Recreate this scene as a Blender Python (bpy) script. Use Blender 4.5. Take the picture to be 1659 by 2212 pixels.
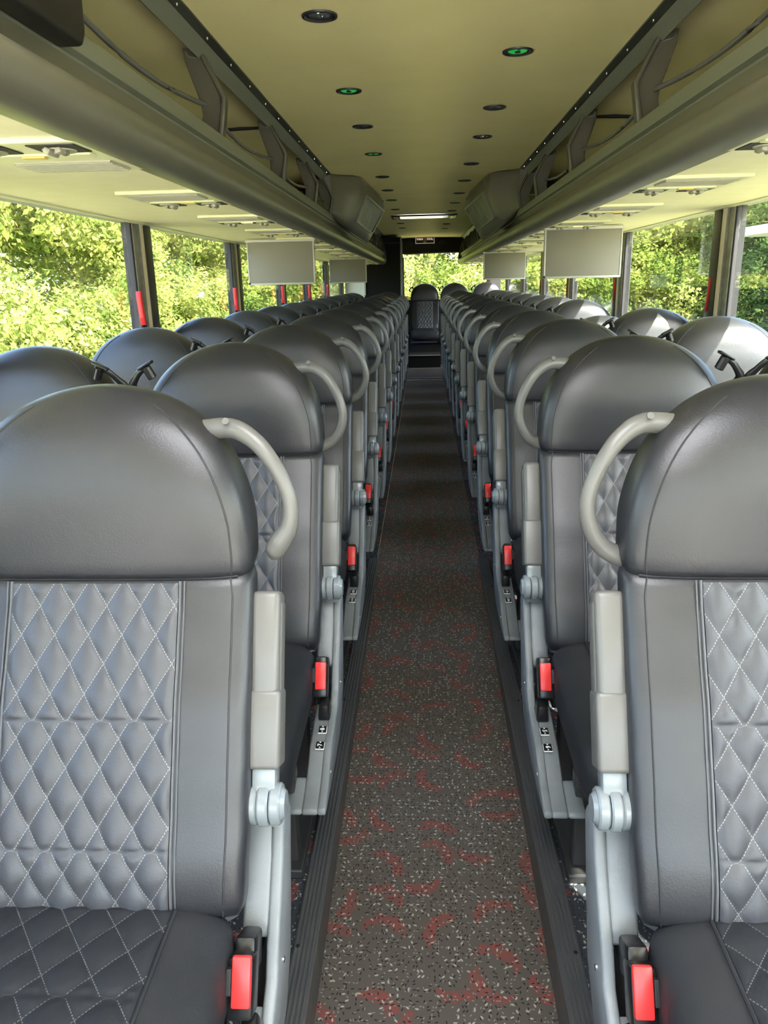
import bpy, bmesh, math, random
from math import sin, cos, pi, sqrt, radians
from mathutils import Vector, Matrix
random.seed(7)
COL = bpy.context.scene.collection
S = bpy.context.scene
for o in list(bpy.data.objects): bpy.data.objects.remove(o)

# ------------------------------------------------------------------ camera
PITCH, YAW, ROLL = radians(16.7357), radians(3.1696), radians(1.3011)
fx = Vector((cos(YAW), sin(YAW), 0))
fw = Vector((-sin(YAW)*cos(PITCH), cos(YAW)*cos(PITCH), -sin(PITCH)))
up = fx.cross(fw)
rx = fx*cos(ROLL) - up*sin(ROLL)
ry = fx*sin(ROLL) + up*cos(ROLL)
cd = bpy.data.cameras.new('camera')
cam = bpy.data.objects.new('camera', cd); COL.objects.link(cam)
M = Matrix((rx, ry, -fw)).transposed().to_4x4(); M.translation = Vector((-0.0149, 0, 1.22))
cam.matrix_world = M
cd.sensor_fit = 'VERTICAL'; cd.sensor_height = 24; cd.lens = 24*1653.62/2212
cd.clip_start = .03; cd.clip_end = 400
S.camera = cam

# ------------------------------------------------------------------ world, sun, exposure
W = bpy.data.worlds.new('sky'); S.world = W; W.use_nodes = True
nt = W.node_tree; bg = nt.nodes['Background']
sky = nt.nodes.new('ShaderNodeTexSky'); sky.sky_type = 'NISHITA'; sky.sun_disc = False
SUN = Vector((1.0, -0.9, 1.5)).normalized()
sky.sun_elevation = math.asin(SUN.z); sky.sun_rotation = math.atan2(SUN.x, SUN.y)
sky.air_density = 1.0; sky.dust_density = 2.5
nt.links.new(sky.outputs[0], bg.inputs[0]); bg.inputs[1].default_value = 0.8
sd = bpy.data.lights.new('sun', 'SUN'); sd.energy = 15.0; sd.angle = radians(.6); sd.color = (1, .95, .86)
sun = bpy.data.objects.new('sun', sd); COL.objects.link(sun); sun.location = (6, -6, 9)
sun.rotation_euler = SUN.to_track_quat('Z', 'Y').to_euler()
S.view_settings.view_transform = 'Standard'; S.view_settings.look = 'None'
S.view_settings.exposure = 1.32; S.view_settings.gamma = 1; S.view_settings.use_curve_mapping = False

# ------------------------------------------------------------------ materials
MATS = {}
def pm(name, col, rough=.5, metal=0., spec=.5, bump=0., bscale=200., mix=None, mscale=8., coat=0., trans=0.):
    m = bpy.data.materials.new(name); m.use_nodes = True; t = m.node_tree; b = t.nodes['Principled BSDF']
    b.inputs['Base Color'].default_value = (*col, 1); b.inputs['Roughness'].default_value = rough
    b.inputs['Metallic'].default_value = metal; b.inputs['Specular IOR Level'].default_value = spec
    b.inputs['Coat Weight'].default_value = coat
    tc = t.nodes.new('ShaderNodeTexCoord')
    if mix:
        n = t.nodes.new('ShaderNodeTexNoise'); n.inputs['Scale'].default_value = mscale; n.inputs['Detail'].default_value = 6
        r = t.nodes.new('ShaderNodeMix'); r.data_type = 'RGBA'
        t.links.new(tc.outputs['Object'], n.inputs['Vector'])
        cr = t.nodes.new('ShaderNodeValToRGB'); cr.color_ramp.elements[0].position = .35; cr.color_ramp.elements[1].position = .65
        t.links.new(n.outputs['Fac'], cr.inputs[0]); t.links.new(cr.outputs[0], r.inputs['Factor'])
        r.inputs['A'].default_value = (*col, 1); r.inputs['B'].default_value = (*mix, 1)
        t.links.new(r.outputs['Result'], b.inputs['Base Color'])
    if bump:
        n2 = t.nodes.new('ShaderNodeTexNoise'); n2.inputs['Scale'].default_value = bscale; n2.inputs['Detail'].default_value = 3
        t.links.new(tc.outputs['Object'], n2.inputs['Vector'])
        bp = t.nodes.new('ShaderNodeBump'); bp.inputs['Strength'].default_value = bump; bp.inputs['Distance'].default_value = .004
        t.links.new(n2.outputs['Fac'], bp.inputs['Height']); t.links.new(bp.outputs[0], b.inputs['Normal'])
    MATS[name] = m; return m
LEATHER = pm('charcoal_leather', (.023, .024, .028), .38, spec=.65, bump=.08, bscale=350, mix=(.018, .019, .023), mscale=5)
CUSHL = pm('cushion_leather', (.015, .016, .019), .6, spec=.3, bump=.12, bscale=300, mix=(.021, .022, .025), mscale=9)
THREAD = pm('dark_thread', (.02, .02, .022), .6)
PIPE = pm('leather_piping', (.09, .092, .10), .4)
GPLAS = pm('grey_plastic', (.20, .215, .225), .38, bump=.12, bscale=500, mix=(.165, .18, .19), mscale=14)
HPLAS = pm('warm_grey_plastic', (.13, .128, .12), .34, bump=.05, bscale=400)
HINGE = pm('hinge_grey', (.21, .235, .25), .25, coat=.3)
BLK = pm('black_plastic', (.010, .010, .011), .32)
BLKM = pm('matt_black', (.012, .012, .013), .6)
STRAPM = pm('black_webbing', (.015, .015, .017), .7, bump=.3, bscale=600)
RED = pm('red_button', (.75, .035, .035), .35)
REDH = pm('red_handle', (.62, .02, .03), .35)
WHITE = pm('white_paint', (.85, .85, .83), .5)
CHROME = pm('chrome', (.7, .7, .7), .15, 1.)
STEEL = pm('brushed_steel', (.42, .42, .40), .35, .9)
DSTEEL = pm('dark_frame_metal', (.05, .05, .05), .45, .5)
CREAM = pm('cream_headliner', (.86, .77, .39), .85, bump=.15, bscale=60, mix=(.81, .72, .35), mscale=3)
CREAMP = pm('cream_panel', (.93, .88, .60), .55, bump=.1, bscale=25, mix=(.89, .84, .54), mscale=12)
CREAMPL = pm('cream_plastic', (.76, .76, .48), .4)
CREAMD = pm('cream_ribbed_plastic', (.36, .35, .26), .5)
RACKG = pm('rack_grey', (.135, .13, .095), .36, bump=.08, bscale=300)
RACKL = pm('rack_lip_grey', (.17, .18, .13), .4)
RACKD = pm('rack_bracket_brown', (.085, .08, .052), .45, bump=.06, bscale=250)
RAILD = pm('rail_dark', (.04, .045, .035), .4)
MON = pm('monitor_grey', (.21, .20, .165), .5, bump=.05, bscale=400)
MONE = pm('monitor_edge', (.50, .50, .46), .4)
BRONZE = pm('dark_bronze_post', (.035, .034, .030), .4, .3)
ALU = pm('window_aluminium', (.30, .30, .29), .4, .6, mix=(.22, .22, .21), mscale=30)
CREAMT = pm('cream_trim', (.62, .55, .42), .5)
WALLG = pm('grey_wall_panel', (.22, .225, .23), .6, bump=.1, bscale=200)
WALLD = pm('dark_carpet_wall', (.006, .006, .007), .95, bump=.3, bscale=400)
HEADD = pm('dark_rear_panel', (.015, .015, .012), .8)
RUBBER = pm('black_rubber', (.055, .058, .063), .45, mix=(.065, .067, .07), mscale=20)
RUBSIDE = pm('worn_rubber_side', (.060, .057, .055), .5, mix=(.085, .078, .074), mscale=30)
STEPT = pm('step_edge_trim', (.30, .29, .24), .5)
BARK = pm('bark', (.10, .075, .05), .9, bump=.6, bscale=12)
GRASS = pm('pale_gravel_ground', (.27, .26, .12), .95, mix=(.21, .21, .09), mscale=1.5)
PALE = pm('pale_card', (.85, .87, .74), .6, mix=(.80, .82, .68), mscale=20)
AWN = pm('white_awning_metal', (.8, .82, .84), .35)
GREENGL = None
def emis(name, col, base, st):
    m = pm(name, base, .3); b = m.node_tree.nodes['Principled BSDF']
    b.inputs['Emission Color'].default_value = (*col, 1); b.inputs['Emission Strength'].default_value = st
    return m
GREEN = emis('green_led_lens', (.03, .9, .12), (.01, .06, .02), .15)
AMBER = emis('amber_lamp_lens', (1., .55, .16), (.7, .5, .2), 1.2)
SIGNL = emis('glowing_sign_lettering', (1., .62, .45), (.5, .4, .3), .35)  # weak glow set on the lettering itself
LENS = pm('dim_lens', (.10, .10, .11), .12, coat=.6)
YEL = pm('amber_button', (.75, .52, .12), .4)

def quilt_mat(name, base, rough, thread, tr=.55):
    m = pm(name, base, rough, spec=.6 if rough < .5 else .3, bump=.08, bscale=350); t = m.node_tree; b = t.nodes['Principled BSDF']
    uv = t.nodes.new('ShaderNodeUVMap'); sp = t.nodes.new('ShaderNodeSeparateXYZ'); t.links.new(uv.outputs[0], sp.inputs[0])
    def mth(op, a, c=None, d=None):
        n = t.nodes.new('ShaderNodeMath'); n.operation = op
        for i, v in enumerate((a, c, d)):
            if v is None: continue
            if isinstance(v, (int, float)): n.inputs[i].default_value = v
            else: t.links.new(v, n.inputs[i])
        return n.outputs[0]
    def line(p, q):
        d = mth('PINGPONG', p, .5); on = mth('LESS_THAN', d, .013)
        ds = mth('LESS_THAN', mth('FRACT', mth('MULTIPLY', q, 11.)), .62)
        return mth('MULTIPLY', on, ds)
    k = mth('MAXIMUM', line(sp.outputs[0], sp.outputs[1]), line(sp.outputs[1], sp.outputs[0]))
    k = mth('MULTIPLY', k, tr)
    mx = t.nodes.new('ShaderNodeMix'); mx.data_type = 'RGBA'; t.links.new(k, mx.inputs['Factor'])
    mx.inputs['A'].default_value = (*base, 1); mx.inputs['B'].default_value = (*thread, 1)
    t.links.new(mx.outputs['Result'], b.inputs['Base Color']); return m
QUILT = quilt_mat('quilted_leather', (.046, .048, .057), .44, (.34, .34, .33))
QUILTC = quilt_mat('quilted_cushion_leather', (.015, .016, .020), .58, (.20, .20, .20), .5)

def floor_mat(name, base):
    m = pm(name, base, .75, spec=.18); t = m.node_tree; b = t.nodes['Principled BSDF']
    tc = t.nodes.new('ShaderNodeTexCoord')
    def math_(op, a, c=None):
        n = t.nodes.new('ShaderNodeMath'); n.operation = op
        for i, v in enumerate((a, c)):
            if v is None: continue
            if isinstance(v, (int, float)): n.inputs[i].default_value = v
            else: t.links.new(v, n.inputs[i])
        return n.outputs[0]
    def cells(scale, seed):
        mp = t.nodes.new('ShaderNodeMapping'); mp.inputs['Location'].default_value = (seed, seed*2.3, 0)
        mp.inputs['Scale'].default_value = (scale, scale, 0.0)
        t.links.new(tc.outputs['Object'], mp.inputs[0])
        v = t.nodes.new('ShaderNodeTexVoronoi'); v.voronoi_dimensions = '2D'; v.inputs['Scale'].default_value = 1; v.inputs['Randomness'].default_value = .8
        t.links.new(mp.outputs[0], v.inputs['Vector'])
        sub = t.nodes.new('ShaderNodeVectorMath'); sub.operation = 'SUBTRACT'
        t.links.new(mp.outputs[0], sub.inputs[0]); t.links.new(v.outputs['Position'], sub.inputs[1])
        sc = t.nodes.new('ShaderNodeSeparateColor'); t.links.new(v.outputs['Color'], sc.inputs[0])
        rot = t.nodes.new('ShaderNodeVectorRotate'); rot.rotation_type = 'Z_AXIS'
        t.links.new(sub.outputs[0], rot.inputs['Vector']); t.links.new(math_('MULTIPLY', sc.outputs[0], 6.283), rot.inputs['Angle'])
        xy = t.nodes.new('ShaderNodeSeparateXYZ'); t.links.new(rot.outputs[0], xy.inputs[0])
        return xy.outputs[0], xy.outputs[1], sc.outputs[1], sc.outputs[2]
    def fleck(scale, seed, thr, lx=.34, ly=.12):
        x, y, g, bl = cells(scale, seed)
        e = math_('ADD', math_('POWER', math_('DIVIDE', math_('ABSOLUTE', x), lx), 2), math_('POWER', math_('DIVIDE', math_('ABSOLUTE', y), ly), 2))
        return math_('MULTIPLY', math_('LESS_THAN', e, 1.0), math_('GREATER_THAN', g, thr))
    x, y, g, bl = cells(8.5, 3.3)
    cy = math_('SUBTRACT', y, math_('MULTIPLY', math_('MULTIPLY', x, x), 1.1))
    n = t.nodes.new('ShaderNodeTexNoise'); n.inputs['Scale'].default_value = 160; n.inputs['Detail'].default_value = 2; t.links.new(tc.outputs['Object'], n.inputs['Vector'])
    n3 = t.nodes.new('ShaderNodeTexNoise'); n3.inputs['Scale'].default_value = 40; t.links.new(tc.outputs['Object'], n3.inputs['Vector'])
    wid = math_('MULTIPLY', n3.outputs['Fac'], .24)
    stroke = math_('MULTIPLY', math_('LESS_THAN', math_('ABSOLUTE', cy), wid), math_('LESS_THAN', math_('ABSOLUTE', x), .40))
    stroke = math_('MULTIPLY', math_('MULTIPLY', stroke, math_('GREATER_THAN', n.outputs['Fac'], .46)), .60)
    def mixc(f, a, c):
        mx = t.nodes.new('ShaderNodeMix'); mx.data_type = 'RGBA'; t.links.new(f, mx.inputs['Factor'])
        if isinstance(a, tuple): mx.inputs['A'].default_value = (*a, 1)
        else: t.links.new(a, mx.inputs['A'])
        mx.inputs['B'].default_value = (*c, 1); return mx.outputs['Result']
    c = mixc(stroke, base, (.23, .040, .034))
    c = mixc(fleck(95, 1.7, .45), c, (.015, .015, .016))
    c = mixc(fleck(75, 9.1, .70, .30, .14), c, (.30, .30, .26))
    c = mixc(fleck(130, 5.2, .72), c, (.22, .21, .18))
    t.links.new(c, b.inputs['Base Color']); return m
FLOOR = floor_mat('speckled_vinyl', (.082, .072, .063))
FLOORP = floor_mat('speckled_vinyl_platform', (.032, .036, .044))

def glass_mat(name, tint, ior=.04):
    m = bpy.data.materials.new(name); m.use_nodes = True; t = m.node_tree; t.nodes.clear()
    out = t.nodes.new('ShaderNodeOutputMaterial'); tr = t.nodes.new('ShaderNodeBsdfTransparent'); gl = t.nodes.new('ShaderNodeBsdfGlossy')
    tr.inputs[0].default_value = (*tint, 1); gl.inputs['Roughness'].default_value = .01
    lw = t.nodes.new('ShaderNodeLayerWeight'); lw.inputs[0].default_value = .5
    pw = t.nodes.new('ShaderNodeMath'); pw.operation = 'POWER'; pw.inputs[1].default_value = 5; t.links.new(lw.outputs['Facing'], pw.inputs[0])
    fr = t.nodes.new('ShaderNodeMath'); fr.operation = 'MULTIPLY_ADD'; fr.inputs[1].default_value = .9; fr.inputs[2].default_value = ior; t.links.new(pw.outputs[0], fr.inputs[0])
    mx = t.nodes.new('ShaderNodeMixShader'); t.links.new(fr.outputs[0], mx.inputs[0]); t.links.new(tr.outputs[0], mx.inputs[1]); t.links.new(gl.outputs[0], mx.inputs[2])
    t.links.new(mx.outputs[0], out.inputs[0]); return m
GLASS = glass_mat('window_glass', (.96, .97, .95), .025)
GLASSR = glass_mat('window_glass_tinted', (.90, .93, .90), .07)

def leaf_mat(name, c1, c2, c3, tl=.35):
    m = bpy.data.materials.new(name); m.use_nodes = True; t = m.node_tree; t.nodes.clear()
    out = t.nodes.new('ShaderNodeOutputMaterial'); d = t.nodes.new('ShaderNodeBsdfDiffuse'); tr = t.nodes.new('ShaderNodeBsdfTranslucent')
    tc = t.nodes.new('ShaderNodeNewGeometry'); n = t.nodes.new('ShaderNodeTexNoise'); n.inputs['Scale'].default_value = .9; n.inputs['Detail'].default_value = 8
    n.inputs['Roughness'].default_value = .7
    t.links.new(tc.outputs['Position'], n.inputs['Vector'])
    cr = t.nodes.new('ShaderNodeValToRGB'); e = cr.color_ramp.elements
    e[0].position = .36; e[0].color = (*c1, 1); e[1].position = .64; e[1].color = (*c3, 1); k = e.new(.5); k.color = (*c2, 1)
    t.links.new(n.outputs['Fac'], cr.inputs[0]); t.links.new(cr.outputs[0], d.inputs[0]); t.links.new(cr.outputs[0], tr.inputs[0])
    mx = t.nodes.new('ShaderNodeMixShader'); mx.inputs[0].default_value = tl
    t.links.new(d.outputs[0], mx.inputs[1]); t.links.new(tr.outputs[0], mx.inputs[2]); t.links.new(mx.outputs[0], out.inputs[0]); return m
LEAFY = leaf_mat('bright_leaves', (.09, .15, .03), (.22, .27, .055), (.44, .42, .13))
LEAFD = leaf_mat('shade_dark_leaves', (.010, .025, .010), (.025, .055, .016), (.11, .15, .045), .2)  # backlit shade put into the colour: darker leaves that pass less light

# ------------------------------------------------------------------ mesh helpers
def mkobj(name, verts, faces, mat, parent=None, smooth=False, loc=None, uv=None):
    me = bpy.data.meshes.new(name); me.from_pydata([tuple(v) for v in verts], [], faces)
    me.materials.append(mat)
    if smooth: me.polygons.foreach_set('use_smooth', [True]*len(me.polygons))
    if uv:
        l = me.uv_layers.new(name='UVMap')
        for lp in me.loops: l.data[lp.index].uv = uv[lp.vertex_index]
    me.update()
    o = bpy.data.objects.new(name, me); COL.objects.link(o)
    if parent is not None: o.parent = parent
    if loc is not None: o.location = loc
    return o
class MB:
    def __init__(s): s.v = []; s.f = []; s.mi = []
    def add(s, v, f, mi=0):
        n = len(s.v); s.v += [tuple(p) for p in v]; s.f += [tuple(i+n for i in q) for q in f]; s.mi += [mi]*len(f); return s
    def bm(s, b, mi=0):
        b.verts.ensure_lookup_table(); s.add([v.co[:] for v in b.verts], [[v.index for v in f.verts] for f in b.faces], mi); b.free(); return s
    def box(s, c, d, bev=0., rot=None, seg=2, mi=0):
        b = bmesh.new(); bmesh.ops.create_cube(b, size=1)
        bmesh.ops.scale(b, vec=d, verts=b.verts)
        if bev: bmesh.ops.bevel(b, geom=b.edges[:], offset=bev, segments=seg, profile=.5, affect='EDGES')
        if rot: bmesh.ops.rotate(b, cent=(0, 0, 0), matrix=rot, verts=b.verts)
        bmesh.ops.translate(b, vec=c, verts=b.verts); b.verts.index_update(); return s.bm(b, mi)
    def cyl(s, p0, p1, r0, r1=None, n=20, bev=0., mi=0, caps=True):
        r1 = r0 if r1 is None else r1
        p0 = Vector(p0); p1 = Vector(p1); d = (p1-p0)
        q = d.to_track_quat('Z', 'Y'); L = d.length
        prof = [(r0, 0), (r1, L)] if not bev else [(r0-bev, 0), (r0, bev), (r1, L-bev), (r1-bev, L)]
        v = []; f = []
        for r, z in prof:
            for i in range(n):
                a = 2*pi*i/n; v.append(p0 + q @ Vector((r*cos(a), r*sin(a), z)))
        for k in range(len(prof)-1):
            for i in range(n): f.append((k*n+i, k*n+(i+1) % n, (k+1)*n+(i+1) % n, (k+1)*n+i))
        if caps: f.append(tuple(range(n-1, -1, -1))); f.append(tuple((len(prof)-1)*n+i for i in range(n)))
        return s.add(v, f, mi)
    def tube(s, pts, r, n=10, ell=1., mi=0, sub=4, caps=True):
        P = [Vector(p) for p in pts]; R = r if isinstance(r, (list, tuple)) else [r]*len(P)
        Q = []; RR = []
        for i in range(len(P)-1):
            p0 = P[max(i-1, 0)]; p1 = P[i]; p2 = P[i+1]; p3 = P[min(i+2, len(P)-1)]
            for k in range(sub):
                t = k/sub
                Q.append(.5*((2*p1)+(p2-p0)*t+(2*p0-5*p1+4*p2-p3)*t*t+(3*p1-p0-3*p2+p3)*t**3)); RR.append(R[i]*(1-t)+R[i+1]*t)
        Q.append(P[-1]); RR.append(R[-1])
        v = []; f = []; ref = Vector((0, 1, 0.01))
        for i, p in enumerate(Q):
            d = (Q[min(i+1, len(Q)-1)]-Q[max(i-1, 0)]).normalized()
            a = d.cross(ref)
            if a.length < .05: a = d.cross(Vector((1, 0, 0)))
            a.normalize(); b = d.cross(a).normalized()
            for k in range(n):
                t = 2*pi*k/n; v.append(p + a*(cos(t)*RR[i]) + b*(sin(t)*RR[i]*ell))
        m = len(Q)
        for i in range(m-1):
            for k in range(n): f.append((i*n+k, i*n+(k+1) % n, (i+1)*n+(k+1) % n, (i+1)*n+k))
        if caps: f.append(tuple(range(n-1, -1, -1))); f.append(tuple((m-1)*n+k for k in range(n)))
        return s.add(v, f, mi)
    def prism(s, poly, a0, a1, axis='y', bev=0., seg=2, mi=0):
        # poly: 2D points in the two other axes; extruded along axis
        b = bmesh.new()
        def P(p, t): return {'y': (p[0], t, p[1]), 'x': (t, p[0], p[1]), 'z': (p[0], p[1], t)}[axis]
        A = [b.verts.new(P(p, a0)) for p in poly]; B = [b.verts.new(P(p, a1)) for p in poly]; n = len(poly)
        b.faces.new(A); b.faces.new(B[::-1])
        for i in range(n): b.faces.new((A[i], B[i], B[(i+1) % n], A[(i+1) % n]))
        bmesh.ops.recalc_face_normals(b, faces=b.faces[:])
        if bev: bmesh.ops.bevel(b, geom=b.edges[:], offset=bev, segments=seg, profile=.5, affect='EDGES')
        b.verts.index_update(); return s.bm(b, mi)
    def build(s, name, mats, parent=None, smooth=False, loc=None, off=None, mirror=1):
        if not isinstance(mats, (list, tuple)): mats = [mats]
        V = s.v
        if mirror == -1: V = [(-a, b, c) for a, b, c in V]
        if off is not None: V = [(a-off[0], b-off[1], c-off[2]) for a, b, c in V]
        F = s.f if mirror == 1 else [tuple(reversed(q)) for q in s.f]
        o = mkobj(name, V, F, mats[0], parent, False, loc)
        for m in mats[1:]: o.data.materials.append(m)
        o.data.polygons.foreach_set('material_index', s.mi)
        if smooth:
            o.data.polygons.foreach_set('use_smooth', [True]*len(o.data.polygons))
            try: o.data.set_sharp_from_angle(angle=radians(38))
            except Exception: pass
        return o
def empty(name, loc=(0, 0, 0), rz=0):
    o = bpy.data.objects.new(name, None); COL.objects.link(o); o.location = loc; o.rotation_euler = (0, 0, rz); o.empty_display_size = .05; return o
def tag(o, label, cat, group=None):
    o['label'] = label; o['category'] = cat
    if group: o['group'] = group
    return o
def struct(o): o['kind'] = 'structure'; return o
def tree_copy(o, parent=None):
    c = o.copy(); COL.objects.link(c); c.parent = parent
    for ch in [x for x in ALLC.get(o.name, [])]: tree_copy(ch, c)
    return c
ALLC = {}
def index_children(root):
    st = [root]
    while st:
        x = st.pop(); kids = [k for k in bpy.data.objects if k.parent == x]
        ALLC[x.name] = kids; st += kids
RX = lambda a: Matrix.Rotation(a, 3, 'X')
RY = lambda a: Matrix.Rotation(a, 3, 'Y')
RZ = lambda a: Matrix.Rotation(a, 3, 'Z')
ORD = ['front', 'second', 'third', 'fourth', 'fifth', 'sixth', 'seventh', 'eighth', 'ninth', 'tenth', 'eleventh', 'twelfth', 'thirteenth']

# ------------------------------------------------------------------ floor, walls, ceiling
Y0, Y1 = -2.3, 13.15
def aisle_z(y): return min(0., -(3.3-y)*.045)
v = []; f = []
ys = [-.9, 0, 1.5, 3.3, 11.25]
for y in ys: v += [(-.232, y, aisle_z(y)), (.232, y, aisle_z(y))]
for i in range(len(ys)-1): f.append((2*i, 2*i+1, 2*i+3, 2*i+2))
struct(mkobj('floor', v, f, FLOOR))
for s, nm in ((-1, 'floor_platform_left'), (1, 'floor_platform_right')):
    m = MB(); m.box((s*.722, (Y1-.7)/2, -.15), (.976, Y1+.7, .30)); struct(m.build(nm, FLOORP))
# rubber edge strips beside the sunken aisle
for s in (-1, 1):
    side = 'left' if s < 0 else 'right'
    r = empty('aisle_edge_strip', (s*.25, 3.3, 0)); tag(r, 'ribbed black rubber edging strip along the %s side of the sunken aisle' % side, 'edging strip', 'aisle edging strips')
    m = MB(); m.box((0, -2.8, .002), (.045, 5.6, .008), .002)
    for k in range(5): m.box(((k-2)*.0085, -2.8, .0065), (.005, 5.59, .004), .0012, seg=1)
    m.build('ribbed_tread', RUBBER, r)
    m = MB(); m.prism([(0, .004), (-5.6, .004), (-5.6, -.26), (0, -.002)], -s*.0235, -s*.0175, 'x')
    m.build('riser_face', RUBSIDE, r)
    for k in range(6): m = MB(); m.cyl((s*.012, -.35-k*.45, .007), (s*.012, -.35-k*.45, .0105), .004, n=10); m.build('screw', CHROME, r)
# rear cross strips and the step up to the last row
m = MB(); m.box((0, 9.90, .003), (.46, .03, .008), .002); m.box((0, 10.14, .003), (.46, .02, .008), .002)
tag(m.build('floor_joint_strip', STEEL), 'pair of thin metal joint strips across the far end of the aisle floor', 'floor strip')
r = empty('rear_step', (0, 11.55, 0)); tag(r, 'black step with pale edge below the middle rear seat', 'step')
m = MB(); m.box((0, .0, .09), (.462, .56, .18)); m.build('riser', pm('deep_black_carpet', (.004, .004, .004), .9), r)
m = MB(); m.box((0, -.275, .185), (.462, .03, .014), .003); m.build('step_edge', STEPT, r)
m = MB(); m.box((0, -.29, .006), (.5, .02, .012), .002); m.build('step_foot_trim', STEPT, r)
m = MB(); m.box((0, 12.5, -.02), (2.4, 1.3, .1)); m.box((0, 12.3, .09), (.462, .94, .19)); struct(m.build('floor_rear', BLKM))

WS = 1.2
POSTS = [-1.5, .12, 1.72, 3.36, 5.06, 6.72, 8.25, 9.9, 11.75]
for s, side in ((-1, 'left'), (1, 'right')):
    m = MB(); m.box((s*(WS+.03), (Y1-.9)/2, .32), (.06, Y1+.9, .84)); m.box((s*(WS+.005), (Y1-.9)/2, .745), (.07, Y1+.9, .03), .008)
    struct(m.build('wall_'+side, WALLG))
    m = MB(); m.box((s*(WS+.04), (Y0+Y1)/2, 1.75), (.05, Y1-Y0, .55)); struct(m.build('wall_upper_'+side, WALLG))
    m = MB(); m.box((s*(WS-.004), (Y0+Y1)/2, 1.484), (.026, Y1-Y0, .026), .009); struct(m.build('trim_%d' % (1 if s < 0 else 2), CREAMPL, smooth=True))
nwin = 1
for s, side in ((-1, 'left'), (1, 'right')):
    for i, y in enumerate(POSTS):
        if y > 11.8: continue
        r = empty('window_post_trim_%d' % (i+1 + (10 if s > 0 else 0)), (s*(WS+.026), y + (.02 if s < 0 else 0), 0)); struct(r)
        m = MB(); m.box((0, -.070, 1.115), (.050, .055, .73), .004); m.box((-s*.006, -.045, 1.115), (.05, .010, .73)); m.build('aluminium_frame', ALU, r, True)
        m = MB(); m.box((-s*.008, -.012, 1.115), (.05, .030, .73), .003); m.build('cream_strip', CREAMT, r)
        m = MB(); m.box((0, .012, 1.115), (.04, .022, .73)); m.box((0, .067, 1.115), (.06, .085, .73), .006); m.build('dark_cover', BRONZE, r, True)
        m = MB(); m.box((0, -.104, 1.115), (.040, .014, .73), .003); m.box((0, .118, 1.115), (.045, .016, .73), .003); m.build('rubber_gasket', BLKM, r)
        for ch in [k for k in bpy.data.objects if k.parent == r]: ch['kind'] = 'structure'
    ends = POSTS
    for i in range(len(ends)-1):
        m = MB(); m.box((s*(WS+.018), (ends[i]+ends[i+1])/2, 1.115), (.003, ends[i+1]-ends[i]-.24, .73))
        struct(m.build('window_%d' % nwin, GLASS if s < 0 else GLASSR)); nwin += 1
# ceiling
v = []; f = []
XS = [-.60, -.5, -.4, -.325, -.2, -.1, 0, .1, .2, .325, .4, .5, .60]; YSC = [Y0, -.55, .80, 8.56, 8.94, Y1]
for y in YSC:
    for x in XS: v.append((x, y, 1.876+.012*cos(x/.6*pi/2)))
n = 12
for j in range(5):
    for k in range(n):
        if (j == 1 and 2 <= k < 10) or (j == 3 and 3 <= k < 9): continue
        p = j*(n+1)+k; f.append((p, p+1, p+n+2, p+n+1))
struct(mkobj('ceiling', v, f, CREAM, smooth=True))
m = MB()
for (x0, x1, y0, y1) in ((-1.28, -.4, Y0, Y1), (.4, 1.28, Y0, Y1), (-.4, .4, Y0, -.55), (-.4, .4, .80, 8.56), (-.4, .4, 8.94, Y1), (-.4, -.325, 8.56, 8.94), (.325, .4, 8.56, 8.94)): m.box(((x0+x1)/2, (y0+y1)/2, 2.03), (x1-x0, y1-y0, .06))
for (y0, y1, hx) in ((-.55, .80, .4), (8.56, 8.94, .325)):
    for sx in (-1, 1): m.box((sx*(hx+.007), (y0+y1)/2, 1.96), (.014, y1-y0+.02, .14))
    for yy in (y0-.007, y1+.007): m.box((0, yy, 1.96), (hx*2+.02, .014, .14))
struct(m.build('roof_shell', WALLG))
def translucent(name, col, k):
    m_ = bpy.data.materials.new(name); m_.use_nodes = True; t = m_.node_tree; t.nodes.clear()
    o_ = t.nodes.new('ShaderNodeOutputMaterial'); d_ = t.nodes.new('ShaderNodeBsdfDiffuse'); r_ = t.nodes.new('ShaderNodeBsdfTranslucent'); x_ = t.nodes.new('ShaderNodeMixShader')
    d_.inputs[0].default_value = (*col, 1); r_.inputs[0].default_value = (*col, 1); x_.inputs[0].default_value = k
    t.links.new(d_.outputs[0], x_.inputs[1]); t.links.new(r_.outputs[0], x_.inputs[2]); t.links.new(x_.outputs[0], o_.inputs[0]); return m_
r = empty('added_skylight', (0, .125, 2.05)); tag(r, 'milky plastic roof skylight added out of view to light the front row of seats', 'skylight')  # unseen skylight added to light the front seats; spot follows the floor shadow
m = MB(); m.add([(-.41, -.68, 0), (.41, -.68, 0), (.41, .68, 0), (-.41, .68, 0)], [(0, 1, 2, 3)]); m.build('milky_cover', translucent('milky_skylight_plastic', (.97, .96, .93), .92), r)
m = MB()
for (c, d) in (((0, -.69, 0), (.86, .03, .03)), ((0, .69, 0), (.86, .03, .03)), ((-.425, 0, 0), (.03, 1.38, .03)), ((.425, 0, 0), (.03, 1.38, .03))): m.box(c, d, .005)
m.build('skylight_frame', DSTEEL, r)
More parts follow.
